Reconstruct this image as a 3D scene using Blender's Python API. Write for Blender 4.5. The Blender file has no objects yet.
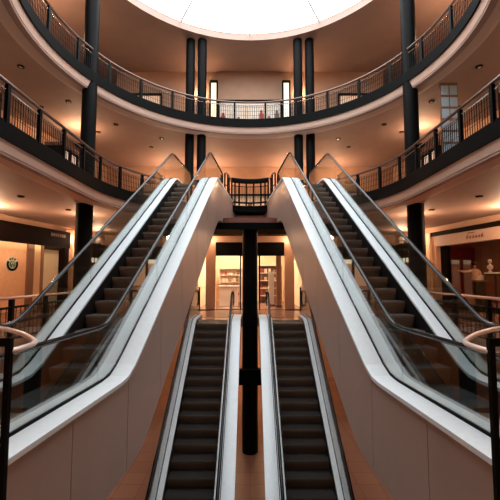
import bpy, bmesh, math, random
from mathutils import Vector, Matrix
random.seed(4)
PI = math.pi; R = math.radians
sc = bpy.context.scene
col = sc.collection
# ------------------------------------------------------------------ camera, world, skylight, exposure
EYE = 1.5
cam = bpy.data.cameras.new('camera'); camo = bpy.data.objects.new('camera', cam); col.objects.link(camo)
camo.location = (0, 0, EYE); camo.rotation_euler = (R(90 + 4.22), 0, 0)
cam.sensor_width = 36; cam.lens = 352 / 500 * 36; cam.clip_start = .05; cam.clip_end = 200
sc.camera = camo
w = bpy.data.worlds.new('world'); sc.world = w; w.use_nodes = True
w.node_tree.nodes['Background'].inputs[0].default_value = (1, .8, .66, 1)
w.node_tree.nodes['Background'].inputs[1].default_value = .02
sc.view_settings.view_transform = 'Standard'; sc.view_settings.look = 'None'
sc.view_settings.gamma = 1; sc.view_settings.use_curve_mapping = False
sc.view_settings.exposure = 0.0
SKY_STRENGTH = 6.6
WARM = (1.0, .62, .37)

# ------------------------------------------------------------------ materials
def mat(name, c, rough=.5, metal=0., spec=.5, emit=None, es=0, noise=0., nscale=6., bump=0., coat=0.):
    m = bpy.data.materials.new(name); m.use_nodes = True
    nt = m.node_tree; b = nt.nodes['Principled BSDF']
    b.inputs['Base Color'].default_value = (*c, 1); b.inputs['Roughness'].default_value = rough
    b.inputs['Metallic'].default_value = metal; b.inputs['Specular IOR Level'].default_value = spec
    b.inputs['Coat Weight'].default_value = coat
    if emit: b.inputs['Emission Color'].default_value = (*emit, 1); b.inputs['Emission Strength'].default_value = es
    if noise or bump:
        tc = nt.nodes.new('ShaderNodeTexCoord'); n = nt.nodes.new('ShaderNodeTexNoise')
        n.inputs['Scale'].default_value = nscale; n.inputs['Detail'].default_value = 5
        nt.links.new(tc.outputs['Object'], n.inputs['Vector'])
        if noise:
            r = nt.nodes.new('ShaderNodeValToRGB')
            r.color_ramp.elements[0].position = .3; r.color_ramp.elements[1].position = .7
            r.color_ramp.elements[0].color = (*[x * (1 - noise) for x in c], 1)
            r.color_ramp.elements[1].color = (*[min(1, x * (1 + noise)) for x in c], 1)
            nt.links.new(n.outputs['Fac'], r.inputs[0]); nt.links.new(r.outputs[0], b.inputs['Base Color'])
        if bump:
            bp = nt.nodes.new('ShaderNodeBump'); bp.inputs['Strength'].default_value = bump; bp.inputs['Distance'].default_value = .01
            nt.links.new(n.outputs['Fac'], bp.inputs['Height']); nt.links.new(bp.outputs[0], b.inputs['Normal'])
    return m
def tile_mat(name, c1, c2, scale, rough):
    m = mat(name, c1, rough); nt = m.node_tree; b = nt.nodes['Principled BSDF']
    tc = nt.nodes.new('ShaderNodeTexCoord'); br = nt.nodes.new('ShaderNodeTexBrick')
    br.offset = 0; br.inputs['Color1'].default_value = (*c1, 1); br.inputs['Color2'].default_value = (*c2, 1)
    br.inputs['Mortar'].default_value = (*[x * .5 for x in c1], 1); br.inputs['Scale'].default_value = scale
    br.inputs['Mortar Size'].default_value = .01; br.inputs['Brick Width'].default_value = 1; br.inputs['Row Height'].default_value = 1
    nt.links.new(tc.outputs['Object'], br.inputs['Vector']); nt.links.new(br.outputs['Color'], b.inputs['Base Color'])
    return m
def glass_mat(name, tint, mirror=.0):
    m = bpy.data.materials.new(name); m.use_nodes = True; nt = m.node_tree; nt.nodes.clear()
    o = nt.nodes.new('ShaderNodeOutputMaterial'); mx = nt.nodes.new('ShaderNodeMixShader')
    t = nt.nodes.new('ShaderNodeBsdfTransparent'); g = nt.nodes.new('ShaderNodeBsdfGlossy')
    f = nt.nodes.new('ShaderNodeFresnel'); f.inputs['IOR'].default_value = 1.5
    t.inputs[0].default_value = (*tint, 1); g.inputs['Roughness'].default_value = .02
    ma = nt.nodes.new('ShaderNodeMath'); ma.operation = 'ADD'; ma.use_clamp = True; ma.inputs[1].default_value = mirror
    ge = nt.nodes.new('ShaderNodeNewGeometry'); mr = nt.nodes.new('ShaderNodeMapRange')
    mr.inputs['To Min'].default_value = 1.5; mr.inputs['To Max'].default_value = 1 / 1.5
    nt.links.new(ge.outputs['Backfacing'], mr.inputs['Value']); nt.links.new(mr.outputs[0], f.inputs['IOR'])
    nt.links.new(f.outputs[0], ma.inputs[0]); nt.links.new(ma.outputs[0], mx.inputs[0])
    nt.links.new(t.outputs[0], mx.inputs[1]); nt.links.new(g.outputs[0], mx.inputs[2]); nt.links.new(mx.outputs[0], o.inputs[0])
    return m
def ribbed(name, c, scale, rough=.45, metal=.3):
    m = mat(name, c, rough, metal); nt = m.node_tree; b = nt.nodes['Principled BSDF']
    tc = nt.nodes.new('ShaderNodeTexCoord'); wv = nt.nodes.new('ShaderNodeTexWave'); wv.bands_direction = 'X'
    wv.inputs['Scale'].default_value = scale
    bp = nt.nodes.new('ShaderNodeBump'); bp.inputs['Strength'].default_value = .5; bp.inputs['Distance'].default_value = .004
    nt.links.new(tc.outputs['Object'], wv.inputs['Vector']); nt.links.new(wv.outputs['Fac'], bp.inputs['Height'])
    nt.links.new(bp.outputs[0], b.inputs['Normal'])
    return m
MT = dict(
 plaster=mat('warm_plaster', (.36, .235, .19), .7, noise=.05, nscale=1.5),
 wall=mat('peach_wall', (.54, .33, .22), .65, noise=.05, nscale=2),
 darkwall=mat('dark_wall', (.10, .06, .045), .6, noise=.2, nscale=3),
 cornice=mat('pale_pink_plaster', (.66, .47, .38), .55),
 floor=tile_mat('terracotta_tiles', (.34, .17, .11), (.30, .15, .10), 1.6, .25),
 deck=mat('brushed_aluminium', (.84, .90, .93), .45, metal=.05, noise=.03, nscale=20),
 clad=mat('bronze_grey_cladding', (.50, .37, .31), .36, metal=.25, noise=.04, nscale=2),
 black=mat('black_paint', (.004, .004, .004), .5, spec=.06),
 rubber=mat('black_rubber', (.006, .006, .007), .16, spec=.22),
 skirt=mat('black_skirt', (.012, .011, .011), .35, metal=.2),
 riser=ribbed('ribbed_step', (.30, .235, .185), 60),
 tread=ribbed('ribbed_tread', (.04, .035, .032), 60, .5),
 steel=mat('stainless_steel', (.72, .70, .68), .22, metal=1),
 carpet=mat('brown_carpet', (.10, .06, .045), .9, noise=.15, nscale=30),
 signboard=mat('sign_board', (.46, .32, .25), .6),
 rimred=mat('red_brown_rim', (.26, .11, .08), .35),
 satin=mat('satin_pale_metal', (.85, .72, .66), .3, metal=.3),
 bronze=mat('dark_bronze', (.16, .10, .08), .28, metal=.6),
 brass=mat('rose_metal', (.62, .42, .34), .3, metal=.7),
 slabedge=mat('black_kerb', (.004, .004, .004), .6, spec=.04),
 frame=mat('polished_copper_frame', (.74, .44, .29), .35, metal=.2),
 beam=mat('dark_wood_fascia', (.008, .004, .003), .6, spec=.04, noise=.2, nscale=4),
 cream=mat('cream_panel', (.85, .62, .38), .5),
 beige=mat('beige_panel', (.80, .50, .30), .5, noise=.05),
 brown=mat('brown_pilaster', (.20, .10, .06), .5),
 red=mat('deep_red_interior', (.20, .018, .010), .5, noise=.25, nscale=3),
 redtxt=mat('dark_red_paint', (.12, .015, .01), .5),
 white=mat('white_paint', (.85, .82, .78), .5),
 pink=mat('pale_pink_cloth', (.75, .48, .40), .8),
 skin=mat('mannequin_skin', (.50, .30, .22), .5),
 green=mat('green_enamel', (.03, .12, .06), .35),
 silver=mat('pale_enamel', (.62, .64, .58), .35),
 curtain=ribbed('ribbed_curtain', (.85, .80, .60), 14, .7, 0),
 goods1=mat('goods_brown', (.22, .12, .08), .6), goods2=mat('goods_cream', (.8, .65, .5), .6), goods3=mat('goods_red', (.4, .06, .04), .6),
 blue=mat('pale_blue_poster', (.35, .48, .58), .5),
 glass=glass_mat('balustrade_glass', (.74, .78, .77), .17),
 shopglass=glass_mat('shop_glass', (.93, .9, .86), .0),
)
def emis(name, c, s): return mat(name, (.8, .7, .6), .5, emit=c, es=s)
MT['lit'] = emis('lit_shop', (1, .66, .38), 1.25)
MT['litpale'] = emis('lit_shop_pale', (1, .80, .52), 1.5)
MT['litdim'] = emis('lit_shop_dim', (1, .52, .28), .45)
MT['litlow'] = emis('lit_shop_low', (1, .75, .45), .12)
MT['lamp'] = emis('lamp_glow', (1, .7, .4), 8)
MT['sky'] = emis('skylight_glass', (.90, .96, 1.0), SKY_STRENGTH)

# ------------------------------------------------------------------ helpers
class MB:
    def __init__(s, xf=None): s.v = []; s.f = []; s.xf = xf; s.smooth = False
    def add(s, vs, fs):
        n = len(s.v); s.v += [tuple(v) for v in vs]; s.f += [tuple(i + n for i in f) for f in fs]
    def box(s, x0, x1, y0, y1, z0, z1):
        s.add([(x, y, z) for x in (x0, x1) for y in (y0, y1) for z in (z0, z1)],
              [(0, 1, 3, 2), (4, 6, 7, 5), (0, 4, 5, 1), (2, 3, 7, 6), (0, 2, 6, 4), (1, 5, 7, 3)])
        return s
    def band(s, x0, x1, ys, zt, zb):
        vs = []; fs = []
        for y in ys:
            t, b = zt(y), zb(y); vs += [(x0, y, b), (x1, y, b), (x1, y, t), (x0, y, t)]
        for i in range(len(ys) - 1):
            a = 4 * i; c = a + 4
            for k in range(4): fs.append((a + k, a + (k + 1) % 4, c + (k + 1) % 4, c + k))
        n = 4 * (len(ys) - 1); fs += [(3, 2, 1, 0), (n, n + 1, n + 2, n + 3)]
        s.add(vs, fs); return s
    def tube(s, pts, r, n=10, rz=None, closed=False):
        rz = rz or r; pts = [Vector(p) for p in pts]; N = len(pts); vs = []; fs = []
        for i, p in enumerate(pts):
            a = pts[i - 1] if (i > 0 or closed) else p; b = pts[(i + 1) % N] if (i < N - 1 or closed) else p
            t = (b - a).normalized(); up = Vector((0, 0, 1))
            if abs(t.z) > .98 and not closed: up = Vector((0, 1, 0)) if abs(t.y) < .5 else Vector((1, 0, 0))
            if hasattr(s, 'side') and s.side: sd = Vector((1, 0, 0))
            else: sd = t.cross(up).normalized()
            u = sd.cross(t).normalized()
            for k in range(n):
                an = 2 * PI * k / n; vs.append(p + sd * math.cos(an) * r + u * math.sin(an) * rz)
        M = N if closed else N - 1
        for i in range(M):
            for k in range(n):
                a = i * n; b = ((i + 1) % N) * n; fs.append((a + k, a + (k + 1) % n, b + (k + 1) % n, b + k))
        if not closed: fs += [tuple(range(n))[::-1], tuple((N - 1) * n + k for k in range(n))]
        s.add(vs, fs); s.smooth = True; return s
    def lathe(s, prof, cx, cy, n=24):
        vs = []; fs = []
        for (r, z) in prof:
            for k in range(n): a = 2 * PI * k / n; vs.append((cx + r * math.cos(a), cy + r * math.sin(a), z))
        for i in range(len(prof) - 1):
            for k in range(n): fs.append((i * n + k, i * n + (k + 1) % n, (i + 1) * n + (k + 1) % n, (i + 1) * n + k))
        fs += [tuple(range(n))[::-1], tuple((len(prof) - 1) * n + k for k in range(n))]
        s.add(vs, fs); s.smooth = True; return s
    def build(s, name, m, parent=None, bevel=0):
        me = bpy.data.meshes.new(name); v = [s.xf(p) for p in s.v] if s.xf else s.v
        me.from_pydata([tuple(p) for p in v], [], s.f); me.update()
        bm = bmesh.new(); bm.from_mesh(me); bmesh.ops.recalc_face_normals(bm, faces=bm.faces); bm.to_mesh(me); bm.free()
        if s.smooth:
            for p in me.polygons: p.use_smooth = True
            try: me.set_sharp_from_angle(angle=R(40))
            except Exception: pass
        me.materials.append(m if not isinstance(m, str) else MT[m])
        o = bpy.data.objects.new(name, me); col.objects.link(o)
        if parent:
            o.parent = parent; o.matrix_parent_inverse = parent.matrix_basis.inverted()
        if bevel:
            b = o.modifiers.new('bevel', 'BEVEL'); b.width = bevel; b.segments = 2; b.limit_method = 'ANGLE'
        return o
def tag(o, label=None, cat=None, group=None, kind=None):
    if label: o['label'] = label
    if cat: o['category'] = cat
    if group: o['group'] = group
    if kind: o['kind'] = kind
    return o
def empty(name, loc, label, cat, group=None):
    o = bpy.data.objects.new(name, None); o.empty_display_size = .2; col.objects.link(o); o.location = loc
    return tag(o, label, cat, group)
def struct(o): o['kind'] = 'structure'; return o

# ------------------------------------------------------------------ dimensions
TI = .7045; TOE = .0834; L2 = 4.5; L3 = 8.75; L4 = 13.0; L0 = -4.5; SL = .5
CC = (0, 10.9); RR1 = 4.92; RR2 = 5.0; RR3 = 6.1; SKY_Y = 9.92; U = 5 / 6   # U: factor that scaled the hall about the camera, also baked into its coordinates
FOOT = [(-13.08, -4.17), (-8.88, 21.42), (8.88, 21.42), (13.08, -4.17)]
def outer(th):
    dx, dy = math.cos(th), math.sin(th); best = 1e9
    for i in range(4):
        ax, ay = FOOT[i]; bx, by = FOOT[(i + 1) % 4]; ex, ey = bx - ax, by - ay
        den = dx * ey - dy * ex
        if abs(den) < 1e-9: continue
        t = ((ax - CC[0]) * ey - (ay - CC[1]) * ex) / den; u = ((ax - CC[0]) * dy - (ay - CC[1]) * dx) / den
        if t > 0 and -1e-6 <= u <= 1 + 1e-6: best = min(best, t)
    return best
CORN = [math.atan2(y - CC[1], x - CC[0]) % (2 * PI) for x, y in FOOT]
def rect(th, hw, y0):
    dx, dy = math.cos(th), math.sin(th)
    if dy >= 0: return 0
    t = (CC[1] - y0) / -dy
    return min(t, hw / abs(dx)) if abs(dx) > 1e-6 else t
def slab(name, z0, z1, rin, m, extra=()):
    ths = sorted(set([2 * PI * k / 120 for k in range(120)] + CORN + list(extra))); n = len(ths)
    vs = []; fs = []
    for t in ths:
        c, s = math.cos(t), math.sin(t); ri = rin(t); ro = outer(t)
        for r, z in ((ri, z0), (ro, z0), (ro, z1), (ri, z1)): vs.append((CC[0] + c * r, CC[1] + s * r, z))
    for i in range(n):
        a = 4 * i; b = 4 * ((i + 1) % n)
        for k in range(4): fs.append((a + k, a + (k + 1) % 4, b + (k + 1) % 4, b + k))
    mb = MB(); mb.add(vs, fs); o = mb.build(name, m)
    if m == 'plaster':
        o.data.materials.append(MT['carpet'])  # unseen slab tops given a dark colour to cut bounced skylight
        for p in o.data.polygons:
            if p.normal.z > .5: p.material_index = 1
    return struct(o)

# ------------------------------------------------------------------ the room shell
def circ(t, cy, r):
    b = math.sin(t) * (CC[1] - cy); c = (CC[1] - cy) ** 2 - r * r; return -b + math.sqrt(b * b - c)
def r2(t): return max(RR2, rect(t, RR2, 1.25))
def r3(t): return circ(t, 10.1, RR3)
def r4(t): return circ(t, SKY_Y, 6.5)
def r1(t): return max(RR1, rect(t, RR1, 4.6), rect(t, 3.7, 2.25), rect(t, 1.0, .3))
ex = []
for hw, y0 in ((RR1, 4.6), (3.7, 2.25), (1.0, .3)):
    for s in (-1, 1): ex.append(math.atan2(y0 - CC[1], s * hw) % (2 * PI))
for s in (-1, 1):
    ex.append(math.atan2(4.6 - CC[1], s * 3.7) % (2 * PI)); ex.append(math.atan2(2.25 - CC[1], s * 1.0) % (2 * PI) + 1e-4 * s)
    ex.append(math.atan2(2.25 - CC[1], s * 1.0) % (2 * PI))
slab('floor', -.35, 0, r1, 'floor', ex)
EX2 = [math.atan2(1.25 - CC[1], s * RR2) % (2 * PI) for s in (-1, 1)]
slab('floor', L2 - SL, L2, lambda t: r2(t) + .12, 'plaster', EX2)
slab('floor', L3 - SL, L3, lambda t: r3(t) + .12, 'plaster')
slab('ceiling', L4, L4 + .5, r4, 'plaster')
struct(MB().box(-13.1, 13.1, -4.2, 21.5, L0 - .3, L0).build('floor', 'floor'))
# far landing of the lower escalators (part of the middle floor), with a slot round the central column
mb = MB(); mb.box(-2.35, -.40, 12.62, 12.95, -.35, 0); mb.box(.40, 2.35, 12.62, 12.95, -.35, 0); mb.box(-2.35, 2.35, 12.95, 16.1, -.35, 0)
struct(mb.build('floor', 'floor'))
# bow shaped upper landing between the two upper escalators
vs = []; N = 16
mb = MB(); ys = []
for k in range(N + 1):
    x = -.80 + 1.6 * k / N; ys.append((x, 14.95 - .25 * (abs(x) / .8) ** 2.2))
v = []; f = []
for x, y in ys: v += [(x, y, L2 - .25), (x, 16.1, L2 - .25), (x, 16.1, L2), (x, y, L2)]
for i in range(N):
    a = 4 * i; b = a + 4
    for k in range(4): f.append((a + k, a + (k + 1) % 4, b + (k + 1) % 4, b + k))
f += [(3, 2, 1, 0), (4 * N, 4 * N + 1, 4 * N + 2, 4 * N + 3)]
mb.add(v, f); struct(mb.build('floor', 'slabedge'))
# walls
def wallbox(name, a, b, th, z0, z1, m):
    a = Vector(a); b = Vector(b); d = (b - a).normalized(); n = Vector((-d.y, d.x)) * th
    p = [a, b, b + n, a + n]; mb = MB()
    mb.add([(q.x, q.y, z) for z in (z0, z1) for q in p], [(3, 2, 1, 0), (4, 5, 6, 7), (0, 1, 5, 4), (1, 2, 6, 5), (2, 3, 7, 6), (3, 0, 4, 7)])
    return struct(mb.build(name, m))
wallbox('wall_left', FOOT[0], FOOT[1], .3, L0, L4, 'wall')
def right_pt(u): y = u * U; return (13.08 - .1641 * (y + 4.17), y)
wallbox('wall_right', (8.88, 21.42), right_pt(21.4), .3, L0, L4, 'wall')
wallbox('wall_right', right_pt(21.4), right_pt(12.5), .3, L0, 0, 'wall')
wallbox('wall_right', right_pt(21.4), right_pt(12.5), .3, 3.62, L4, 'wall')
wallbox('wall_right', right_pt(12.5), (13.08, -4.17), .3, L0, L4, 'wall')
struct(MB().box(-8.88, -2.1, 21.42, 21.7, L0, L4).build('wall_back', 'wall'))
struct(MB().box(2.1, 8.88, 21.42, 21.7, L0, L4).build('wall_back', 'wall'))
struct(MB().box(-2.1, 2.1, 21.42, 21.7, L0, L4).build('wall_back', 'wall'))
struct(MB().box(-13.1, 13.1, -4.5, -4.2, L0, L4).build('wall_front', 'wall'))
struct(MB().box(-7.5, 7.5, 19.1, 19.25, L3, L4).build('wall_back', 'wall'))
# dark high frieze band of the storeys' shop fronts
def ring_trim(name, prof, m, rf=None, extra=(), n=144):
    mb = MB(); v = []; f = []; K = len(prof)
    rf = rf or (lambda a: 0); A = sorted([2 * PI * k / n for k in range(n)] + list(extra)); n = len(A)
    for a in A:
        for r, z in prof: v.append((CC[0] + (r + rf(a)) * math.cos(a), CC[1] + (r + rf(a)) * math.sin(a), z))
    for k in range(n):
        for j in range(K): f.append((k * K + j, k * K + (j + 1) % K, ((k + 1) % n) * K + (j + 1) % K, ((k + 1) % n) * K + j))
    mb.add(v, f); mb.smooth = True; return struct(mb.build(name, m))
for i, (rr, L, rf, exx) in enumerate(((RR2, L2, lambda a: r2(a) - RR2, EX2), (RR3, L3, lambda a: r3(a) - RR3, ()))):
    ring_trim('trim_%d' % (2 * i + 1), [(rr - .02, L - .22), (rr + .12, L - .22), (rr + .12, L + .14), (rr - .02, L + .14)], 'slabedge', rf, exx)
    ring_trim('trim_%d' % (2 * i + 2), [(rr + .03, L - .22), (rr + .12, L - .22), (rr + .62, L - SL), (rr + .62, L - SL - .05), (rr + .48, L - SL - .05), (rr + .10, L - .44)], 'cornice', rf, exx)
# skylight over the well
sk = empty('skylight', (CC[0], SKY_Y, L4 + .3), 'large round frosted skylight over the atrium well', 'skylight')
mb = MB(); mb.lathe([(6.45, L4 + .30), (6.45, L4 + .34)], CC[0], SKY_Y, 64); mb.smooth = False; mb.build('pane', 'sky', sk)
mb = MB()
for k in range(6):
    a = PI * k / 6; mb.tube([(CC[0] + 6.42 * math.cos(a), SKY_Y + 6.42 * math.sin(a), L4 + .24), (CC[0] - 6.42 * math.cos(a), SKY_Y - 6.42 * math.sin(a), L4 + .24)], .05, 6)
mb.build('glazing_bars', 'white', sk)

# ------------------------------------------------------------------ escalators
def sclamp(C, lo, hi, s):
    def f(Y):
        L = EYE - C + TI * Y
        if abs(L - lo) / s < 30: L = lo + s * math.log(1 + math.exp((L - lo) / s))
        elif L < lo: L = lo
        if abs(hi - L) / s < 30: L = hi - s * math.log(1 + math.exp((hi - L) / s))
        elif L > hi: L = hi
        return L
    return f
def frange(a, b, d):
    n = max(1, int(round((b - a) / d))); return [a + (b - a) * i / n for i in range(n + 1)]
def escalator(name, label, sx, xin, xout, xdin, xdout, Cs, base, top, y0, y1, run, toe=0., deckh=.20, drop=1.56, ybody=None, inw=.19):
    """xin/xout: glass planes (inner = towards the middle of the hall); xdin/xdout outer edges of the decks"""
    lab = label
    root = empty(name, (sx * (xin + xout) / 2, y0, base), lab, 'escalator')
    X = lambda x: sx * x
    def bx(a, b): return (min(X(a), X(b)), max(X(a), X(b)))
    zd = sclamp(Cs - .20, base + deckh, top + .14, .05)
    zh = sclamp(Cs - .98, base + .87, top + .98, .05)
    zb = sclamp(Cs - .2 + drop, base - 1.0, top - 1.15, .12)
    ybody = ybody or y1
    ys = frange(y0 - .2, ybody, .2)
    sl = .2
    for side, (g, d, dirn) in enumerate(((xin, xdin, 1), (xout, xdout, -1))):
        i_ = g + dirn * inw                      # inner edge of the deck on the step side
        a, b = bx(d, d + dirn * .03)
        pe = frange(ys[0], ys[-1], 1.25)
        for k in range(len(pe) - 1):
            MB().band(a, b, frange(pe[k] + .006, pe[k + 1] - .006, .12), lambda y: zd(y) - .045, zb).build('cladding_panel', 'clad', root)
        a, b = bx(d + dirn * .031, d + dirn * .05)
        MB().band(a, b, ys, lambda y: zd(y) - .05, lambda y: zb(y) + .05).build('truss_side', 'skirt', root)
        a, b = bx(d - dirn * .03, i_)
        dk = MB().band(a, b, ys, zd, lambda y: zd(y) - .045).build('deck', 'deck', root)
        a, b = bx(i_, i_ - dirn * .012)
        MB().band(a, b, ys, lambda y: zd(y) - .04, lambda y: min(zd(y) - .1, zd(y) - deckh - .15)).build('skirt_panel', 'skirt', root)
        a, b = bx(g - .012, g + .012)
        ysg = frange(y0 + .12, y1, .15)
        MB().band(a, b, ysg, lambda y: zd(y) + .03, lambda y: zd(y) - .01).build('glass_channel', 'black', dk)
        a, b = bx(g - .006, g + .006)
        edges = [y0 + .12] + frange(y0 + 1.9, y1 - 1.2, 2.1) + [y1]
        for k in range(len(edges) - 1):
            yy = frange(edges[k] + (.008 if k else 0), edges[k + 1] - .008, .1)
            def rise(y):
                t = min((y - (y0 + .02)) / .5, (y1 + .1 - y) / .5, 1)
                return math.sqrt(max(0, 1 - (1 - max(0, t)) ** 2))
            MB().band(a, b, yy, lambda y: zd(y) + .03 + (zh(y) - .02 - zd(y) - .03) * rise(y), lambda y: zd(y) + .03).build('glass_panel', 'glass', root)
        # hand rail with a newel loop at both ends
        pts = []; hr = .24
        for k in range(0, 9):
            an = PI * k / 8
            pts.append((X(g), y0 + hr - hr * 1.0 * math.sin(an), zh(y0) - hr - hr * math.cos(an)))
        pts += [(X(g), y, zh(y)) for y in frange(y0 + .35, y1 - .35, .12)]
        for k in range(8, -1, -1):
            an = PI * k / 8
            pts.append((X(g), y1 - hr + hr * math.sin(an), zh(y1) - hr - hr * math.cos(an)))
        m = MB(); m.side = True; m.tube(pts, .033, 10, .024); m.build('handrail', 'rubber', root)
    a, b = bx(xdin, xdout)
    MB().band(a + .03, b - .03, ys, lambda y: zb(y) + .04, zb).build('underside_panel', 'clad', root)
    MB().box(a + .03, b - .03, y0 - .2, y0 - .17, zb(y0), base + deckh * .0).build('end_panel', 'clad', root)
    # landing plates
    ia, ib = bx(xin + inw, xout - inw)
    ylo = (base - EYE + Cs) / TI; yhi = (top - EYE + Cs) / TI
    MB().box(ia, ib, y0 - .2, ylo - .75, base - .06, base).build('comb_plate', 'steel', root)
    MB().box(ia, ib, yhi + .75, ybody, top - .06, top).build('comb_plate', 'steel', root)
    # steps
    rise = run * TI
    sm = None
    n0 = -2
    nst = int((yhi - ylo) / run) + 3
    for k in range(n0, nst):
        yn = ylo + k * run; zn = min(max(base + k * rise, base), top)
        if zn > top - .01 and yn > yhi + .7: continue
        if yn - run * 0 < ylo - .78: continue
        st = MB(); h = max(rise, .05)
        # riser: gently bulging, tread behind it
        w0, w1 = ia + .004, ib - .004
        prof = [(0, 0), (-.004, -.03), (.004, -.09), (.022, -.15), (.045, -h - .02)]
        v = []; f = []
        for (py, pz) in prof: v += [(w0, py, pz), (w1, py, pz)]
        for i in range(len(prof) - 1): f.append((2 * i, 2 * i + 1, 2 * i + 3, 2 * i + 2))
        n = len(v); v += [(w0, run + .03, 0), (w1, run + .03, 0), (w0, run + .03, -.03), (w1, run + .03, -.03)]
        v += [(w0, .03, -.05), (w1, .03, -.05)]
        f += [(0, n, n + 1, 1), (n, n + 2, n + 3, n + 1)]
        if sm is None:
            me = bpy.data.meshes.new('step'); me.from_pydata(v, [], f); me.materials.append(MT['riser']); me.materials.append(MT['tread'])
            for p in me.polygons: p.material_index = 1 if p.index >= len(prof) - 1 else 0
            me.update(); sm = me
        o = bpy.data.objects.new('step', sm); col.objects.link(o); o.location = (0, yn, zn)
        o.parent = root; o.matrix_parent_inverse = root.matrix_basis.inverted()
    if toe:
        an = -sx * -math.atan(toe); pv = Vector((sx * (xin + xout) / 2, 0, 0))
        root.location = pv + Matrix.Rotation(an, 3, 'Z') @ (root.location - pv); root.rotation_euler.z = an
    return root
for sx, wd in ((-1, 'left'), (1, 'right')):
    escalator('escalator', 'upper escalator on the %s, climbing from the near floor to the gallery above' % wd, sx, 2.20, 3.44, 1.97, 3.63, 4.84, 0, L2, 2.5, 13.6, .30, toe=TOE, ybody=15.9)
for sx, wd in ((-1, 'left'), (1, 'right')):
    escalator('escalator', 'lower escalator just %s of the central black column, coming up from the floor below' % wd, sx, .58, 1.82, .33, 1.83, 9.5, L0, 0, 3.4, 12.5, .29, deckh=.2, drop=1.2, ybody=12.6, inw=.12)
# ------------------------------------------------------------------ soffit plate between the upper escalators
def rrect(x0, x1, y0, y1, r, n=6):
    p = []
    for cx, cy, a0 in ((x1 - r, y1 - r, 0), (x0 + r, y1 - r, 90), (x0 + r, y0 + r, 180), (x1 - r, y0 + r, 270)):
        for k in range(n + 1): a = R(a0 + 90 * k / n); p.append((cx + r * math.cos(a), cy + r * math.sin(a)))
    return p
def plate(p, z0, z1):
    m = MB(); n = len(p); m.add([(x, y, z0) for x, y in p] + [(x, y, z1) for x, y in p], [tuple(range(n))[::-1], tuple(range(n, 2 * n))] + [(i, (i + 1) % n, n + (i + 1) % n, n + i) for i in range(n)]); return m
pl = empty('bridge_plate', (0, 14, 3.12), 'dark rounded bridge slab with copper rim between the upper escalators', 'bridge')
plate(rrect(-1.65, 1.65, 12.1, 13.8, .4), 3.12, 3.345).build('slab', 'slabedge', pl)
plate(rrect(-1.05, 1.05, 12.1, 15.85, .4), 3.35, 3.52).build('rim', 'rimred', pl)

# ------------------------------------------------------------------ columns
def column(x, y, r, z0, z1, label, caps=()):
    c = empty('column', (x, y, z0), label, 'column')
    MB().lathe([(r, z0), (r, z1)], x, y, 28).build('shaft', 'black', c)
    for z in caps: MB().lathe([(r + .05, z), (r + .05, z + .12)], x, y, 28).build('collar', 'black', c)
    return c
column(0, 12.55, .27, L0, 3.12, 'central black column standing between the two lower escalators')
for s, wd in ((-1, 'left'), (1, 'right')):
    column(s * 5.80, 12.2, .28, L0, L2 - SL, 'thick black column under the gallery on the %s side' % wd)
    column(s * 5.88, 12.45, .255, L2, L4, 'thick black column behind the middle gallery railing on the %s' % wd)
    column(s * 2.90, 16.45, .215, L2, L4, 'outer column of the rear %s pair above the escalators' % wd)
    column(s * 2.33, 16.45, .215, L2, L4, 'inner column of the rear %s pair above the escalators' % wd)
cb = MB().box(-.60, .60, 12.05, 12.27, -2.14, -1.64).build('cross_beam', 'black'); tag(cb, 'short black cross beam on the central column between the lower escalators', 'beam')

# ------------------------------------------------------------------ railings
def ring_railing(label, rfun, off, z, a0, a1, gap, hr_mat='brass', h=1.0, bars=.085, mids=(.84,), postw=.045):
    N = 600; P = []
    for k in range(N + 1):
        a = a0 + (a1 - a0) * k / N; q = rfun(a) + off; P.append(Vector((CC[0] + q * math.cos(a), CC[1] + q * math.sin(a), 0)))
    S = [0.]
    for k in range(N): S.append(S[-1] + (P[k + 1] - P[k]).length)
    def at(s_):
        import bisect
        k = min(max(bisect.bisect_right(S, s_) - 1, 0), N - 1); f_ = (s_ - S[k]) / max(S[k + 1] - S[k], 1e-9)
        return P[k].lerp(P[k + 1], f_), (P[k + 1] - P[k]).normalized()
    def pt(s_, zz): p = at(s_)[0]; return (p.x, p.y, zz)
    root = empty('balcony_railing', pt(S[-1] / 2, z), label, 'railing')
    n = max(2, int(round(S[-1] / gap))); A = [S[-1] * k / n for k in range(n + 1)]; fine = [S[-1] * k / (n * 5) for k in range(n * 5 + 1)]
    MB().tube([pt(q, z + h) for q in fine], .032 if z < 1 else .042, 8).build('handrail', hr_mat, root)
    for mz in mids: MB().tube([pt(q, z + mz) for q in fine], .018 if z > 1 else .026, 6).build('mid_rail', 'steel' if mz > .8 and z > 1 else 'black', root)
    MB().tube([pt(q, z + .18) for q in fine], .02, 6).build('bottom_rail', 'black', root)
    for q in A:
        p, t = at(min(q, S[-1] - 1e-4))
        m = MB(xf=lambda v, p=p, t=t: (p.x + t.x * v[0] - t.y * v[1], p.y + t.y * v[0] + t.x * v[1], v[2]))
        m.box(-postw, postw, -.04, .04, z + .1 if z > 0 else z, z + h - .03); m.build('post', 'black', root)
    for k in range(n):
        L = A[k + 1] - A[k]; nb = int(L / bars); m = MB()
        for j in range(1, nb):
            q = A[k] + L * j / nb; m.tube([pt(q, z + .18), pt(q, z + mids[0])], .011, 4)
        for zz in (.37, .56, .75): m.tube([pt(A[k] + L * j / 5, z + zz) for j in range(6)], .006, 4)
        m.build('infill_panel', 'black', root)
    return root
# top gallery
ring_railing('top gallery railing curving round the atrium well, highest of the railings', r3, .04, L3, R(-58), R(238), 1.5, h=1.0, hr_mat='bronze')
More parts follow.
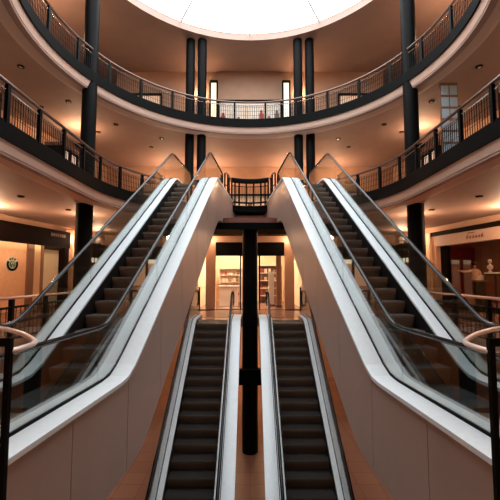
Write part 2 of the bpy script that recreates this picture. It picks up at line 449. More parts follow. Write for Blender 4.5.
# middle and lower galleries, left and right of the escalator landings
for s, wd in ((-1, 'left'), (1, 'right')):
    a0, a1 = (R(-62), R(58)) if s > 0 else (R(242), R(122))
    ring_railing('middle gallery railing with black posts sweeping along the %s side' % wd, r2, .04, L2, a0, a1, 1.15, h=1.0, hr_mat='bronze')
    a0, a1 = (R(-50), R(60)) if s > 0 else (R(230), R(120))
    ring_railing('lower gallery railing at eye level with rose metal handrail on the %s' % wd, r1, .10, 0, a0, a1, 1.3, h=1.04, mids=(.84, .52), bars=.14)
# bowed central railing between the landings
root = empty('landing_railing', (0, 15.3, L2), 'bowed black railing in the centre between the two escalator tops', 'railing')
def bow(x): return 14.90 - .25 * (abs(x) / .78) ** 2.2
xs = [-.78 + 1.56 * k / 24 for k in range(25)]
MB().tube([(x, bow(x), L2 + 1.06) for x in xs], .06, 8, .11).build('handrail', 'black', root)
MB().tube([(x, bow(x), L2 + .12) for x in xs], .04, 8).build('bottom_rail', 'black', root)
MB().tube([(x, bow(x), L2 + .82) for x in xs], .018, 8).build('mid_rail', 'black', root)
for x in (-.77, -.64, -.46, -.16, .16, .46, .64, .77):
    MB().box(x - .035, x + .035, bow(x) - .02, bow(x) + .03, L2, L2 + 1.05).build('post', 'black', root)
m = MB()
for k in range(1, 23):
    x = -.78 + 1.56 * k / 23; m.tube([(x, bow(x), L2 + .12), (x, bow(x), L2 + .82)], .008, 4)
m.build('infill_panel', 'black', root)
# side returns on each landing
for s, wd in ((-1, 'left'), (1, 'right')):
    root = empty('side_railing', (s * .88, 14.1, L2), 'short dark railing from the %s upper escalator newel to the bowed railing' % wd, 'railing')
    MB().tube([(s * 1.02, 13.7, L2 + 1.12), (s * .90, 13.95, L2 + 1.12), (s * .82, 14.6, L2 + 1.04)], .035, 8).build('handrail', 'brass', root)
    MB().tube([(s * 1.02, 13.7, L2 + .62), (s * .90, 13.95, L2 + .62), (s * .84, 14.5, L2 + .62)], .02, 8).build('mid_rail', 'black', root)
    for (x, y) in ((1.0, 13.75), (.90, 13.98), (.86, 14.3)):
        MB().box(s * x - .03, s * x + .03, y - .03, y + .03, L2, L2 + 1.08).build('post', 'black', root)
    # railings along the edges of the far lower landing
    root = empty('side_railing', (s * 2.25, 14, 0), 'straight black railing on the %s edge of the landing where lower escalators arrive' % wd, 'railing')
    MB().tube([(s * 2.25, 12.7, 1.02), (s * 2.25, 15.8, 1.02)], .035, 8).build('handrail', 'brass', root)
    m = MB()
    for y in frange(12.7, 15.8, .16)[1:-1]: m.tube([(s * 2.25, y, .15), (s * 2.25, y, .9)], .007, 4)
    m.build('infill_panel', 'black', root)
    MB().tube([(s * 2.25, 12.7, .9), (s * 2.25, 15.8, .9)], .015, 6).build('mid_rail', 'black', root)
    MB().tube([(s * 2.25, 12.7, .15), (s * 2.25, 15.8, .15)], .015, 6).build('bottom_rail', 'black', root)
    for y in frange(12.7, 15.8, 1.6): MB().box(s * 2.25 - .03, s * 2.25 + .03, y - .04, y + .04, 0, 1.0).build('post', 'black', root)
    # near barrier with looped steel rail beside the foot of the upper escalator
    root = empty('barrier_rail', (s * 1.14, 1.68, 0), 'near black barrier post with looped steel rail at the %s edge' % wd, 'barrier')
    pts = [(1.148, 1.715), (1.14, 1.76), (1.14, 1.81), (1.145, 1.885), (1.18, 1.965), (1.25, 2.05), (1.34, 2.15), (1.43, 2.24), (1.65, 2.42), (1.80, 2.50), (1.98, 2.52), (2.12, 2.44), (2.16, 2.25), (2.16, 2.1)]
    MB().tube([(s * x, y, 1.14) for x, y in pts], .0145, 10).build('looped_rail', 'satin', root)
    MB().tube([(s * 2.16, 2.1, 0), (s * 2.16, 2.1, 1.14)], .015, 10).build('rail_support', 'steel', root)
    MB().box(s * 1.148 - .013, s * 1.148 + .013, 1.695, 1.72, 0, 1.205).build('post', 'black', root)
    MB().box(min(s * 1.14, s * 2.4), max(s * 1.14, s * 2.4), 1.70, 1.72, 1.165, 1.205).build('cross_bar', 'black', root)
    MB().box(s * 2.4 - .018, s * 2.4 + .018, 1.64, 1.72, 0, 1.205).build('post', 'black', root)

# ------------------------------------------------------------------ central shop front at the far end of the lower landing
sf = empty('shopfront', (0, 16.1, 0), 'central copper framed shop entrance behind the black column', 'shopfront')
for s in (-1, 1): MB().box(min(s * 1.57, s * 2.0), max(s * 1.57, s * 2.0), 15.95, 16.25, 0, 3.04).build('door_jamb', 'frame', sf)
MB().box(-2.0, 2.0, 15.95, 16.25, 3.04, 3.32).build('lintel', 'frame', sf)
MB().box(-2.4, 2.4, 16.05, 16.25, 3.32, L2 - SL).build('fascia', 'beam', sf)
MB().box(-1.57, 1.57, 16.1, 16.2, 2.42, 3.04).build('header_panel', 'black', sf)
for s in (-1, 1): struct(MB().box(min(s * 2.4, s * 2.55), max(s * 2.4, s * 2.55), 16.26, 21.4, 0, L2 - SL).build('wall_left' if s < 0 else 'wall_right', 'cream'))
struct(MB().box(-2.4, 2.4, 21.1, 21.3, 0, L2 - SL).build('wall_back', 'cream'))
for s in (-1, 1): MB().box(min(s * .40, s * .47), max(s * .40, s * .47), 16.1, 16.2, 0, 2.42).build('door_post', 'black', sf)
for x0, x1 in ((-1.57, -.47), (.47, 1.57)): MB().box(x0 + .02, x1 - .02, 16.14, 16.15, .02, 2.40).build('glass_pane', 'shopglass', sf)
# goods inside the shop
def shelf(x, y, w, h, d, nsh, label, seed, mm='goods1', lit=None):
    rnd = random.Random(seed); t = empty('display_shelf', (x, y, 0), label, 'shelf')
    m = MB(); m.box(x - w / 2, x + w / 2, y + d - .04, y + d, 0, h); m.box(x - w / 2, x - w / 2 + .04, y, y + d, 0, h); m.box(x + w / 2 - .04, x + w / 2, y, y + d, 0, h)
    m.build('cabinet', mm, t)
    for k in range(nsh): MB().box(x - w / 2, x + w / 2, y, y + d, h * (k + 1) / nsh - .04, h * (k + 1) / nsh).build('shelf_board', 'goods2', t)
    return t
for k, (x, y, w_, h, lab) in enumerate(((-1.12, 20.2, 1.3, 1.95, 'long cream shelf unit inside the bright shop left of the central column'),
                                       (1.12, 19.7, 1.3, 2.1, 'tall brown shelf unit inside the shop right of the central column'))):
    shelf(x, y, w_, h, .4, 5, lab, k, 'goods1' if k else 'goods2')
    rnd = random.Random(k)
    for lv in range(4):
        for q in range(5):
            g = MB().box(x - .54 + q * .225, x - .54 + q * .225 + .10 + .06 * rnd.random(), y + .08, y + .3, h * (lv + 1) / 5, h * (lv + 1) / 5 + .13 + .11 * rnd.random()).build('box', rnd.choice(['goods3', 'goods1', 'goods2']))
            gm = g.data.materials[0].name.split('_')[1]
            tag(g, '%s box, %s from left on the %s shelf in shop %s of column' % (gm, ('first', 'second', 'third', 'fourth', 'fifth')[q], ('lowest', 'second', 'third', 'highest')[lv], 'right' if k else 'left'), 'box', 'boxed goods on the %s shop shelf' % ('right' if k else 'left'))
c = empty('counter', (-1.0, 18, 0), 'pale counter just inside the central shop, left of the column', 'counter')
MB().box(-1.54, -.62, 17.8, 18.3, 0, .95).build('body', 'white', c); MB().box(-1.58, -.58, 17.76, 18.34, .95, 1.0).build('worktop', 'white', c)
c = empty('display_pillar', (1.06, 17.6, 0), 'white square display pillar inside the central shop at right', 'pillar')
MB().box(.92, 1.2, 17.5, 17.75, .1, 1.70).build('body', 'white', c); MB().box(.88, 1.24, 17.46, 17.79, 0, .1).build('plinth', 'black', c)
c = empty('display_pillar', (1.38, 17.15, 0), 'dark square display pillar beside the white one in the central shop', 'pillar')
MB().box(1.27, 1.5, 17.0, 17.25, .1, 2.5).build('body', 'goods1', c); MB().box(1.24, 1.53, 16.97, 17.28, 0, .1).build('plinth', 'black', c)
for x in (-1.1, 1.1):
    for y in (17.3, 19.2):
        l = empty('ceiling_light', (x, y, L2 - SL - .04), 'square ceiling light in the %s %s part of the central shop' % ('front' if y < 18 else 'rear', 'left' if x < 0 else 'right'), 'ceiling light', 'ceiling lights of the central shop')
        fr = MB().box(x - .35, x + .35, y - .35, y + .35, L2 - SL - .06, L2 - SL).build('frame', 'white', l)
        MB().box(x - .3, x + .3, y - .3, y + .3, L2 - SL - .07, L2 - SL - .062).build('diffuser', emis('shop_lamp', (1, .88, .70), 170 if x < 0 else 50), fr)

# ------------------------------------------------------------------ side walls: local frame (u along the wall = world Y before scaling about the camera, v inwards, z)
def wall_xf(side):
    d = Vector((.1641, 1, 0)).normalized(); n = Vector((d.y, -d.x, 0)); o = Vector((-13.08, -4.17, 0))
    def f(p):
        u, v, z = p; t = (u * U + 4.17) / d.y; q = o + d * t + n * v
        return (q.x if side < 0 else -q.x, q.y, z)
    return f
def WB(side): return MB(xf=wall_xf(side))
XL = wall_xf(-1); XR = wall_xf(1)
# left shop with the round emblem
s1 = empty('shopfront', XL((18.5, 0, 0)), 'beige shop front with round emblem on the left wall', 'shopfront')
WB(-1).box(13, 21.1, 0, .55, 2.933, 3.667).build('fascia', 'beam', s1)
WB(-1).box(13.2, 20.7, .30, .42, 2.915, 2.932).build('light_strip', emis('added_strip_glow', (1, .70, .42), 10), s1)  # added strip, kept out of view, to brighten the wall panel below
WB(-1).box(13, 18.35, .0, .18, 0, 2.933).build('wall_panel', 'beige', s1)
WB(-1).box(18.35, 18.75, .0, .28, 0, 2.933).build('pilaster', 'brown', s1)
WB(-1).box(18.75, 19.33, .0, .18, 0, 2.933).build('wall_panel', 'cream', s1)
WB(-1).box(19.4, 20.75, .1, .16, 0.1, 2.75).build('curtain', 'curtain', s1)
WB(-1).box(19.33, 19.4, .05, .3, 0, 2.933).build('door_frame', 'brown', s1)
WB(-1).box(20.75, 21.1, .05, .5, 0, 2.933).build('door_frame', 'beam', s1)
WB(-1).box(19.4, 20.75, .05, .3, 2.75, 2.933).build('door_frame', 'beam', s1)
WB(-1).box(21.1, 21.7, .0, .3, 0, 3.833).build('pilaster', 'frame', s1)
WB(-1).box(21.7, 23.4, .0, .3, 0, 3.833).build('pilaster', 'cream', s1)
m = WB(-1)
for k in range(7):
    u = 19.5 + k * .17; m.box(u, u + .09, .552, .57, 3.35, 3.5)
    m.box(u, u + .15, .552, .57, 3.417, 3.45)
m.build('lettering', 'brown', s1)
WB(-1).box(13.2, 21.1, .47, .55, 2.86, 2.933).build('lip', 'beam', s1)  # added edge that hides the light strip from the camera
# emblem
f = XL; nrm = (Vector(XL((17.4, 1, 2))) - Vector(XL((17.4, 0, 2)))).normalized()
em = empty('round_emblem', XL((17.45, .2, 1.98)), 'round emblem with dark ring and green centre on beige wall', 'sign')
def disc(u, v0, v1, z, r, rin=0, n=32, a0=0, a1=360):
    r *= U; rin *= U
    m = WB(-1); v = []; fs = []
    for k in range(n + 1):
        a = R(a0 + (a1 - a0) * k / n)
        for vv in (v0, v1):
            for rr in (rin, r): v.append((u + rr / U * math.cos(a), vv, z + rr * math.sin(a)))
    for k in range(n):
        a = 4 * k; b = a + 4; fs += [(a, a + 1, b + 1, b), (a + 2, b + 2, b + 3, a + 3), (a + 1, a + 3, b + 3, b + 1), (a, b, b + 2, a + 2)]
    m.add(v, fs); return m
UU, ZZ = 17.45, 1.98
disc(UU, .18, .22, ZZ, .36).build('backing_disc', 'silver', em)
for a0 in (100, 60, 20): pass
disc(UU, .22, .235, ZZ, .335, .215, 20, 150, 390).build('dark_ring', 'black', em)
disc(UU, .22, .235, ZZ, .33, .23, 4, 52, 72).build('ring_mark', 'green', em)
disc(UU, .22, .235, ZZ, .33, .23, 4, 82, 98).build('ring_mark', 'green', em)
disc(UU, .22, .235, ZZ, .33, .23, 4, 108, 128).build('ring_mark', 'green', em)
disc(UU, .22, .235, ZZ, .17).build('green_centre', 'green', em)
m = WB(-1)
for a in (90, 30, 150, 270): 
    c_, s_ = math.cos(R(a)), math.sin(R(a)); m.box(UU + c_ * .08 - .018, UU + c_ * .08 + .018, .235, .245, ZZ + s_ * .08 - .045, ZZ + s_ * .08 + .045)
m.build('centre_mark', 'silver', em)
# dark shop front further back on both sides, behind the thick columns
for sd, wd in ((-1, 'left'), (1, 'right')):
    t = empty('shopfront', (sd * 5.4, 21.3, 0), 'lit shop front with dark fascia at the back, %s of the central shop' % wd, 'shopfront')
    MB().box(min(sd * 2.7, sd * 8.8), max(sd * 2.7, sd * 8.8), 21.1, 21.41, 2.54, 3.33).build('fascia', 'beam', t)
    MB().box(min(sd * 2.7, sd * 8.8), max(sd * 2.7, sd * 8.8), 21.3, 21.41, 2.29, 2.53).build('light_strip', 'litpale', t)
    MB().box(min(sd * 2.7, sd * 8.8), max(sd * 2.7, sd * 8.8), 21.35, 21.415, 0, 2.29).build('display', 'litdim', t)
    for q in range(7): MB().box(sd * (2.8 + q * .98) - .05, sd * (2.8 + q * .98) + .05, 21.12, 21.29, 0, 2.54).build('mullion', 'beam', t)
for sd, wd in ((-1, 'left'), (1, 'right')):
    t = empty('shopfront', wall_xf(sd)((24.5, 0, 0)), 'small lit shop front with dark fascia at the rear end of the %s wall' % wd, 'shopfront')
    WB(sd).box(23.5, 25.1, 0, .3, 2.54, 3.33).build('fascia', 'beam', t)
    WB(sd).box(23.5, 25.1, 0, .1, 2.28, 2.54).build('light_strip', 'litpale', t)
    WB(sd).box(23.5, 25.1, 0, .05, 0, 2.28).build('display', 'goods3', t)
    for u in (23.5, 24.3, 25.05): WB(sd).box(u, u + .06, 0, .12, 0, 2.54).build('mullion', 'beam', t)
# right shop: room behind the wall
s2 = empty('shopfront', XR((17, 0, 0)), 'deep red shop with cream sign fascia on the right wall', 'shopfront')
WB(1).box(12.5, 21.0, -.05, .35, 2.958, 3.458).build('sign_fascia', 'signboard', s2)
WB(1).box(12.5, 21.4, -.3, .40, 3.458, 3.667).build('cornice', 'beam', s2)
WB(1).box(20.9, 21.25, .0, .35, 0, 3.458).build('pilaster', 'frame', s2)
WB(1).box(21.25, 21.6, .0, .45, 0, 3.667).build('pilaster', 'cream', s2)
WB(1).box(12.5, 12.8, .0, .3, 0, 2.958).build('pilaster', 'frame', s2)
WB(1).box(20.4, 20.9, -.1, .1, 0, 2.958).build('window_frame', 'black', s2)
WB(1).box(12.8, 20.4, .02, .04, 0.1, 2.917).build('window_pane', 'shopglass', s2)
WB(1).box(12.5, 21.4, -.3, .3, 0, 0.1).build('sill', 'beam', s2)
m = WB(1); m.box(12.4, 23.9, -4.6, -4.5, 0, 3.625); m.box(23.8, 23.9, -4.5, -.3, 0, 3.625); m.box(12.4, 12.5, -4.5, -.3, 0, 3.625)
struct(m.build('wall_right', 'red'))
WB(1).box(12.4, 23.9, -4.6, -.3, 3.625, 3.667).build('shop_ceiling', 'red'); so = bpy.data.objects['shop_ceiling']; so.name = 'ceiling'; struct(so)
struct(WB(1).box(12.4, 23.9, -4.6, -.3, -0.1, 0).build('floor', 'goods1'))
for q, u in enumerate((14.5, 16.6, 18.9)): WB(1).box(u, u + .5, -4.5, -4.0, 0, 3.583).build('pier', 'red', s2)
# sign lettering: short strokes, unreadable in the photograph
m = WB(1); 
for k in range(6):
    u = 18.55 - k * .19; hgt = (.22, .15, .16, .15, .15, .21)[k]
    m.box(u - .13, u - .09, .352, .36, 3.12, 3.12 + hgt * .85); m.box(u - .05, u - .01, .352, .36, 3.12, 3.12 + hgt * .6)
    if k % 2: m.box(u - .13, u - .03, .352, .36, 3.175, 3.2)
m.build('sign_lettering', 'redtxt', s2)
m = WB(1); m.box(18.0, 18.45, .352, .37, 3.35, 3.383); m.build('sign_lettering', 'redtxt', s2)

# mannequin with outstretched arm (skin modifier)
def skinned(name, pts, edges, rad, m, parent, root_i=0, sub=2):
    me = bpy.data.meshes.new(name); me.from_pydata(pts, edges, []); me.materials.append(MT[m])
    bm = bmesh.new(); bm.from_mesh(me); ly = bm.verts.layers.skin.verify(); bm.verts.ensure_lookup_table()
    for i, v in enumerate(bm.verts):
        rr = rad[i]; v[ly].radius = rr if isinstance(rr, tuple) else (rr, rr)
        v[ly].use_root = (i == root_i)
    bm.to_mesh(me); bm.free()
    o = bpy.data.objects.new(name, me); col.objects.link(o)
    sk_ = o.modifiers.new('skin', 'SKIN'); sk_.use_smooth_shade = True
    sb = o.modifiers.new('sub', 'SUBSURF'); sb.levels = sub; sb.render_levels = sub
    o.parent = parent; return o
def mannequin(loc, rz, label, plinth, cloth, sc_=1.0):
    t = empty('mannequin', loc, label, 'mannequin'); t.rotation_euler.z = rz; t.scale = (sc_,) * 3
    p = plinth; fs_ = [(0, 0, .93), (0, 0, 1.08), (0, 0, 1.28), (0, 0, 1.42), (0, 0, 1.50), (0, -.01, 1.56), (0, -.015, 1.64), (0, -.01, 1.72),
        (.10, 0, .86), (.11, .0, .50), (.12, 0, .09), (.13, -.10, .03), (-.10, 0, .86), (-.12, .02, .50), (-.14, .03, .09), (-.15, -.07, .03),
        (.17, 0, 1.40), (.26, .02, 1.14), (.27, -.06, .90), (.27, -.09, .80), (-.17, 0, 1.40), (-.44, -.03, 1.36), (-.68, -.06, 1.40), (-.78, -.07, 1.41)]
    ed = [(0, 1), (1, 2), (2, 3), (3, 4), (4, 5), (5, 6), (6, 7), (0, 8), (8, 9), (9, 10), (10, 11), (0, 12), (12, 13), (13, 14), (14, 15),
          (3, 16), (16, 17), (17, 18), (18, 19), (3, 20), (20, 21), (21, 22), (22, 23)]
    rd = [(.15, .11), (.13, .10), (.15, .11), (.12, .09), (.05, .05), (.06, .065), (.085, .10), (.06, .07), .085, .055, .038, .03, .085, .055, .038, .03,
          .055, .042, .032, .03, .055, .042, .032, .03]
    skinned('body', [(x, y, z + p) for x, y, z in fs_], ed, rd, 'skin', t)
    cl = [(0, 0, .78), (0, 0, .95), (0, 0, 1.12), (0, 0, 1.30), (0, 0, 1.43), (.18, 0, 1.40), (.26, .02, 1.15), (.27, -.05, .95), (-.18, 0, 1.40), (-.44, -.03, 1.36), (-.64, -.05, 1.39)]
    skinned('shirt', [(x, y, z + p) for x, y, z in cl], [(0, 1), (1, 2), (2, 3), (3, 4), (4, 5), (5, 6), (6, 7), (4, 8), (8, 9), (9, 10)],
            [(.20, .15), (.18, .14), (.165, .13), (.18, .135), (.11, .10), .075, .062, .055, .075, .062, .055], cloth, t)
    tr = [(0, 0, .92), (.10, 0, .84), (.115, 0, .48), (.12, 0, .12), (-.10, 0, .84), (-.125, .02, .48), (-.14, .03, .12)]
    skinned('trousers', [(x, y, z + p) for x, y, z in tr], [(0, 1), (1, 2), (2, 3), (0, 4), (4, 5), (5, 6)], [(.16, .12), .10, .075, .065, .10, .075, .065], 'goods1', t)
    m = MB(); m.lathe([(.05, 1.70 + p), (.10, 1.68 + p), (.105, 1.74 + p), (.075, 1.80 + p), (.01, 1.82 + p)], 0, .01, 16); m.build('hair', 'black', None).parent = t
    m = MB(); m.box(-.4, .4, -.35, .35, 0, p); m.build('plinth', 'goods1', None, bevel=.01).parent = t
    return t
mp = XR((20.0, -1.1, 0)); mannequin((mp[0] - .0, mp[1], .0), R(-25), 'mannequin in pale pink shirt with one arm stretched out, in the red shop window', .50, 'pink', .92)
# white topped round table with a small white bust on it
tp = XR((18.9, -1.3, 0))
t = empty('round_table', (tp[0], tp[1], 0), 'round white topped pedestal table in the red shop window', 'table')
MB().lathe([(.25, 0), (.25, .04), (.05, .08), (.045, 1.50), (.38, 1.54), (.40, 1.57), (.40, 1.60)], tp[0], tp[1], 24).build('pedestal', 'beam', t)
MB().lathe([(.42, 1.60), (.43, 1.62), (.42, 1.66)], tp[0], tp[1], 28).build('table_top', 'white', t)
t = empty('bust', (tp[0] - .2, tp[1], 1.66), 'small white bust standing on the round table in the red shop', 'bust')
m = MB(); m.lathe([(r_ * .85, 1.66 + (z_ - 1.79) * .83) for r_, z_ in [(.09, 1.79), (.10, 1.83), (.05, 1.87), (.05, 1.93), (.14, 2.02), (.15, 2.12), (.05, 2.22), (.045, 2.28), (.09, 2.34), (.10, 2.42), (.07, 2.50), (.01, 2.52)]], tp[0] - .22, tp[1], 16)
m.build('figure', 'white', t)
for q, (du, hh, mm) in enumerate(((0, .22, 'white'), (.22, .16, 'goods2'))):
    bp_ = XR((19.5 + du, -1.0, 0)); z0 = 1.30
    o = MB().lathe([(.10, z0 + .0), (.13, z0 + .02), (.14, z0 + hh), (.12, z0 + hh + .01)], bp_[0], bp_[1], 16).build('bowl', mm)
    tag(o, ('white' if q == 0 else 'cream') + ' bowl on the dark display stand beside the mannequin', 'bowl')
dp = XR((19.66, -1.0, 0))
t = empty('display_stand', (dp[0], dp[1], 0), 'dark wooden display stand between mannequin and round table', 'stand')
WB(1).box(19.28, 19.84, -1.25, -.75, 1.24, 1.3).build('top', 'goods1', t); WB(1).box(19.36, 19.76, -1.15, -.85, 0, 1.24).build('body', 'beam', t)

# ------------------------------------------------------------------ upper storeys: lit shop windows and boards behind the railings
def shopwin(xf, u0, u1, z0, z1, mlit, label, goods=0, group=None, seed=0):
    rnd = random.Random(seed)
    p = xf(((u0 + u1) / 2, .05, z0)); t = empty('shop_window', p, label, 'shop window', group)
    m = MB(xf=xf); m.box(u0, u1, .01, .05, z0, z1); m.build('lit_display', mlit, t)
    m = MB(xf=xf); fw = .08
    m.box(u0 - fw, u0, 0, .2, z0 - fw, z1 + fw); m.box(u1, u1 + fw, 0, .2, z0 - fw, z1 + fw); m.box(u0, u1, 0, .2, z1, z1 + fw); m.box(u0, u1, 0, .2, z0 - fw, z0)
    m.build('frame', 'beam', t)
    if goods:
        for k in range(goods):
            m = MB(xf=xf); u = u0 + (u1 - u0) * (k + .5) / goods; hh = (z1 - z0) * (.25 + .4 * rnd.random()); ww = (u1 - u0) / goods * .3
            m.box(u - ww, u + ww, .06, .15, z0, z0 + hh); m.box(u - ww * .5, u + ww * .5, .06, .14, z0 + hh, z0 + hh * 1.25); m.build('goods', rnd.choice(['goods1', 'goods2', 'goods3']), t)
    return t
def back3_xf(p): return (p[0], 19.1 - p[1], p[2])
def back_xf(p): return (p[0], 21.42 - p[1], p[2])
for sd, xf, wd in ((-1, XL, 'left'), (1, XR, 'right')):
    shopwin(xf, 21.2, 23.8, L2 + 0.25, L2 + 2.25, 'litdim', 'shop window with goods on the middle gallery, far %s' % wd, 5, seed=3)
    shopwin(xf, 18.6, 19.3, L2 + 0.08, L2 + 2.42, 'litpale', 'narrow bright shop window on the middle gallery, %s wall' % wd, 0)
    shopwin(xf, 14.2, 17.6, L2 + 0.25, L2 + 2.17, 'litdim', 'wide dim shop window behind the middle gallery railing, %s wall' % wd, 6, seed=5)
    shopwin(xf, 9.8, 13.2, L2 + 0.25, L2 + 2.33, 'lit', 'wide lit shop window on the middle gallery nearest the %s edge' % wd, 6, seed=6)
    bx_ = lambda a, b: (min(sd * a, sd * b), max(sd * a, sd * b))
    a, b = bx_(1.88, 2.18)
    shopwin(back3_xf, a, b, L3 + 0.08, L3 + 3.58, 'litpale', 'narrow bright doorway on the top gallery beside the rear %s columns' % wd, 0)
    a, b = bx_(5.00, 7.00)
    shopwin(back3_xf, a, b, L3 + 0.25, L3 + 2.83, 'litdim', 'shop window on the top gallery toward the %s end of the back wall' % wd, 5, seed=9)
    a, b = bx_(6.00, 8.17)
    shopwin(back_xf, a, b, L2 + 0.17, L2 + 2.08, 'litdim', 'shop window on the middle gallery back wall, %s end' % wd, 5, seed=10)
shopwin(back3_xf, -1.7, 1.7, L3 + 1.0, L3 + 2.45, 'litlow', 'wide central shop window on the top gallery', 8, seed=12)
shopwin(back_xf, -1.25, 1.25, L2 + 0.08, L2 + 1.92, 'litlow', 'central glazed doorway behind the bowed railing', 3, seed=13)
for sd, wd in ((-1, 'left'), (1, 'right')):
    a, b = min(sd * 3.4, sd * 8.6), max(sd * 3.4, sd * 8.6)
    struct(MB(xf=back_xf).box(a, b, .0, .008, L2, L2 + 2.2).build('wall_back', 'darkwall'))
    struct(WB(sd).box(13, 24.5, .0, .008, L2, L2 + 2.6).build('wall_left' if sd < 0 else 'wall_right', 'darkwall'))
# pale blue poster wall on the right of the middle gallery
t = empty('poster_board', (6.6, 11.6, L2), 'tall grid board of pale blue posters behind the middle gallery railing at right', 'poster board')
MB().box(6.50, 7.10, 11.6, 11.66, L2, L2 + 3.6).build('backing', 'brown', t)
for i in range(2):
    for j in range(8): MB().box(6.53 + i * .29, 6.78 + i * .29, 11.585, 11.6, L2 + .3 + j * .41, L2 + .62 + j * .41).build('poster', 'blue', t)
# dark display units on the middle gallery, standing a few paces behind the railing
for sd, wd in ((-1, 'left'), (1, 'right')):
    for q, (ya, yb, lit, nm) in enumerate(((5.6, 7.6, 'litdim', 'nearest'), (8.2, 10.2, 'litlow', 'second'), (12.9, 14.6, 'litdim', 'farthest'))):
        xf_ = sd * (7.5 - (.5 if q == 2 else 0)); xb = xf_ + sd * .7; hh = (2.2, 2.5, 1.9)[q]
        t = empty('display_cabinet', (xf_, (ya + yb) / 2, L2), '%s dark display cabinet behind the middle gallery railing on the %s' % (nm, wd), 'cabinet')
        bxx = lambda a, b: (min(a, b), max(a, b))
        a, b = bxx(xf_ + sd * .1, xb); MB().box(a, b, ya, yb, L2, L2 + hh).build('body', 'beam', t)
        a, b = bxx(xf_, xb); MB().box(a, b, ya - .05, yb + .05, L2 + hh, L2 + hh + .12).build('top', 'brown', t)
        a, b = bxx(xf_ + sd * .08, xf_ + sd * .1); MB().box(a, b, ya + .1, yb - .1, L2 + hh * .5, L2 + hh - .1).build('lit_display', lit, t)
        a, b = bxx(xf_, xf_ + sd * .1)
        for k in range(4): y = ya + (yb - ya) * k / 3; MB().box(a, b, y - .03, y + .03, L2, L2 + hh).build('mullion', 'beam', t)
        for k in range(6):
            y = ya + (yb - ya) * (k + .5) / 6; g = random.uniform(.2, .5)
            a, b = bxx(xf_ + sd * .02, xf_ + sd * .07); MB().box(a, b, y - .1, y + .1, L2 + hh * .5, L2 + hh * .5 + g).build('goods', random.choice(['goods1', 'goods2', 'goods3']), t)
# ------------------------------------------------------------------ lamps
def glow(p, energy, radius=.12, color=WARM):
    l = bpy.data.lights.new('lamp_light', 'POINT'); l.energy = energy; l.color = color; l.shadow_soft_size = radius
    o = bpy.data.objects.new('lamp_light', l); col.objects.link(o); o.location = p; return o
def uplight(p, energy, label, group, up=.22):
    x, y, z = p; t = empty('uplight', p, label, 'lamp', group)
    bw = MB().lathe([(.03, z - .16), (.06, z - .12), (.16, z), (.165, z + .01)], x, y, 18).build('bowl', 'black', t)
    MB().lathe([(.13, z + .012), (.13, z + .02)], x, y, 18).build('bulb', 'lamp', bw)
    zf = 0 if z < L2 else (L2 if z < L3 else L3)
    MB().lathe([(.02, zf + .03), (.02, z - .15)], x, y, 8).build('stem', 'black', t)
    MB().lathe([(.16, zf), (.16, zf + .02), (.03, zf + .04)], x, y, 16).build('base', 'black', t)
    o = glow((x, y, z + up), energy); o.parent = t; o.matrix_parent_inverse = t.matrix_basis.inverted(); return t
for s, wd in ((-1, 'left'), (1, 'right')):
    # lower storey
    uplight((s * 9.17, 12.17, 3.33), 249, 'uplight near the %s shop front washing the soffit, nearest one' % wd, None)
    uplight((s * 6.70, 14.05, 3.25), 98, 'uplight behind the thick lower column on the %s' % wd, None)
    uplight((s * 8.15, 18.83, 3.25), 149, 'uplight by the far end of the %s lower wall' % wd, None)
    # middle storey
    uplight((s * 7.75, 15.50, 7.42), 124, 'uplight behind the upper thick column on the %s' % wd, None)
    uplight((s * 4.92, 20.75, 6.75), 182, 'uplight on the back wall outside the rear %s columns' % wd, None)
    uplight((s * 2.25, 20.75, 6.75), 182, 'uplight on the back wall just inside the rear %s columns' % wd, None)
    uplight((s * 9.67, 8.75, 7.50), 124, 'uplight of the middle gallery nearest the %s picture edge' % wd, None)
    # top storey
    uplight((s * 2.79, 18.83, 11.42), 61, 'uplight of the top gallery outside the rear %s columns' % wd, None)
    uplight((s * 8.17, 13.33, 11.25), 135, 'uplight of the top gallery on the %s side' % wd, None)
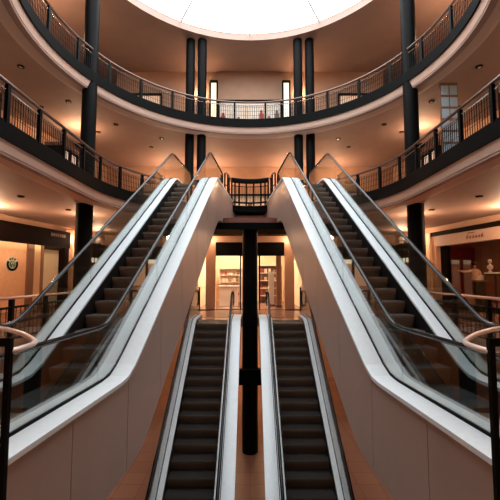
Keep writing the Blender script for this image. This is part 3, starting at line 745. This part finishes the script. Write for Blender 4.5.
# recessed ceiling spots in the soffits
def spot(x, y, z, lab):
    t = empty('ceiling_spot', (x, y, z), lab, 'ceiling spotlight', 'recessed spotlights in the soffits')
    MB().lathe([(.10, z - .03), (.11, z - .0), (.10, z + .01)], x, y, 16).build('rim', 'black', t)
    MB().lathe([(.06, z - .035), (.06, z - .031)], x, y, 12).build('lens', 'steel', t)
for s in (-1, 1):
    for ai, a in enumerate((-20, 0, 18, 36, 54)):
        for rr, z, rn in ((7.2, L2 - SL - .002, 'under the middle gallery'), (7.4, L3 - SL - .002, 'in the inner row under the top gallery'), (8.8, L3 - SL - .002, 'in the outer row under the top gallery')):
            an = R(a + (9 if rr > 10 else 0)); spot(s * rr * math.cos(an), CC[1] + rr * math.sin(an), z, 'dark spotlight %s, %s from the near end, %s' % (rn, ('first', 'second', 'third', 'fourth', 'fifth')[ai], 'left' if s < 0 else 'right'))
for s_, wd in ((-1, 'left'), (1, 'right')):  # downlights added to brighten the jambs of the central entrance
    x, y, z = s_ * 1.75, 15.1, 3.30
    t = empty('ceiling_spot', (x, y, z), 'added downlight washing the %s copper jamb of the central shop entrance' % wd, 'ceiling spotlight')
    MB().lathe([(.07, z - .02), (.09, z - .0), (.09, z + .045)], x, y, 16).build('rim', 'black', t)
    o = glow((x, y, z - .12), 34, .10); o.parent = t; o.matrix_parent_inverse = t.matrix_basis.inverted()
# added panels out of view that brighten the near floor, rear hall and lower storey
for k, (x, y, z, e_) in enumerate(((-4.6, -2.1, L2 - SL - .02, 60), (4.6, -2.1, L2 - SL - .02, 60), (-1.5, 19, -.38, 90), (1.5, 19, -.38, 90), (-7, 10, -.38, 50), (7, 10, -.38, 50), (-8.5, 3, L2 - SL - .02, 60), (8.5, 3, L2 - SL - .02, 60))):
    t = empty('ceiling_panel', (x, y, z), 'square added warm light panel, out of view under the gallery', 'ceiling light', 'added warm light panels')
    MB().box(x - .5, x + .5, y - .5, y + .5, z - .04, z + (.02 if z > 0 else .03)).build('frame', 'white', t)
    MB().box(x - .45, x + .45, y - .45, y + .45, z - .05, z - .042).build('diffuser', emis('added_panel_glow', (1, .6, .33), e_ / (1.8 if z > 0 else 2)), t)

for u in (15, 18, 21.5):  # lamps added to lift the dark red shop interior
    p = XR((u, -1.6, 0)); t = empty('ceiling_light', (p[0], p[1], 3.55), 'small added warm light panel in the red shop ceiling, %s one' % {15: 'nearest', 18: 'middle', 21.5: 'farthest'}[u], 'ceiling light', 'added lights of the red shop')
    WB(1).box(u - .3, u + .3, -1.9, -1.3, 3.56, 3.62).build('frame', 'white', t)
    WB(1).box(u - .27, u + .27, -1.87, -1.33, 3.55, 3.558).build('diffuser', emis('added_panel_glow', (1, .5, .3), 26), t)
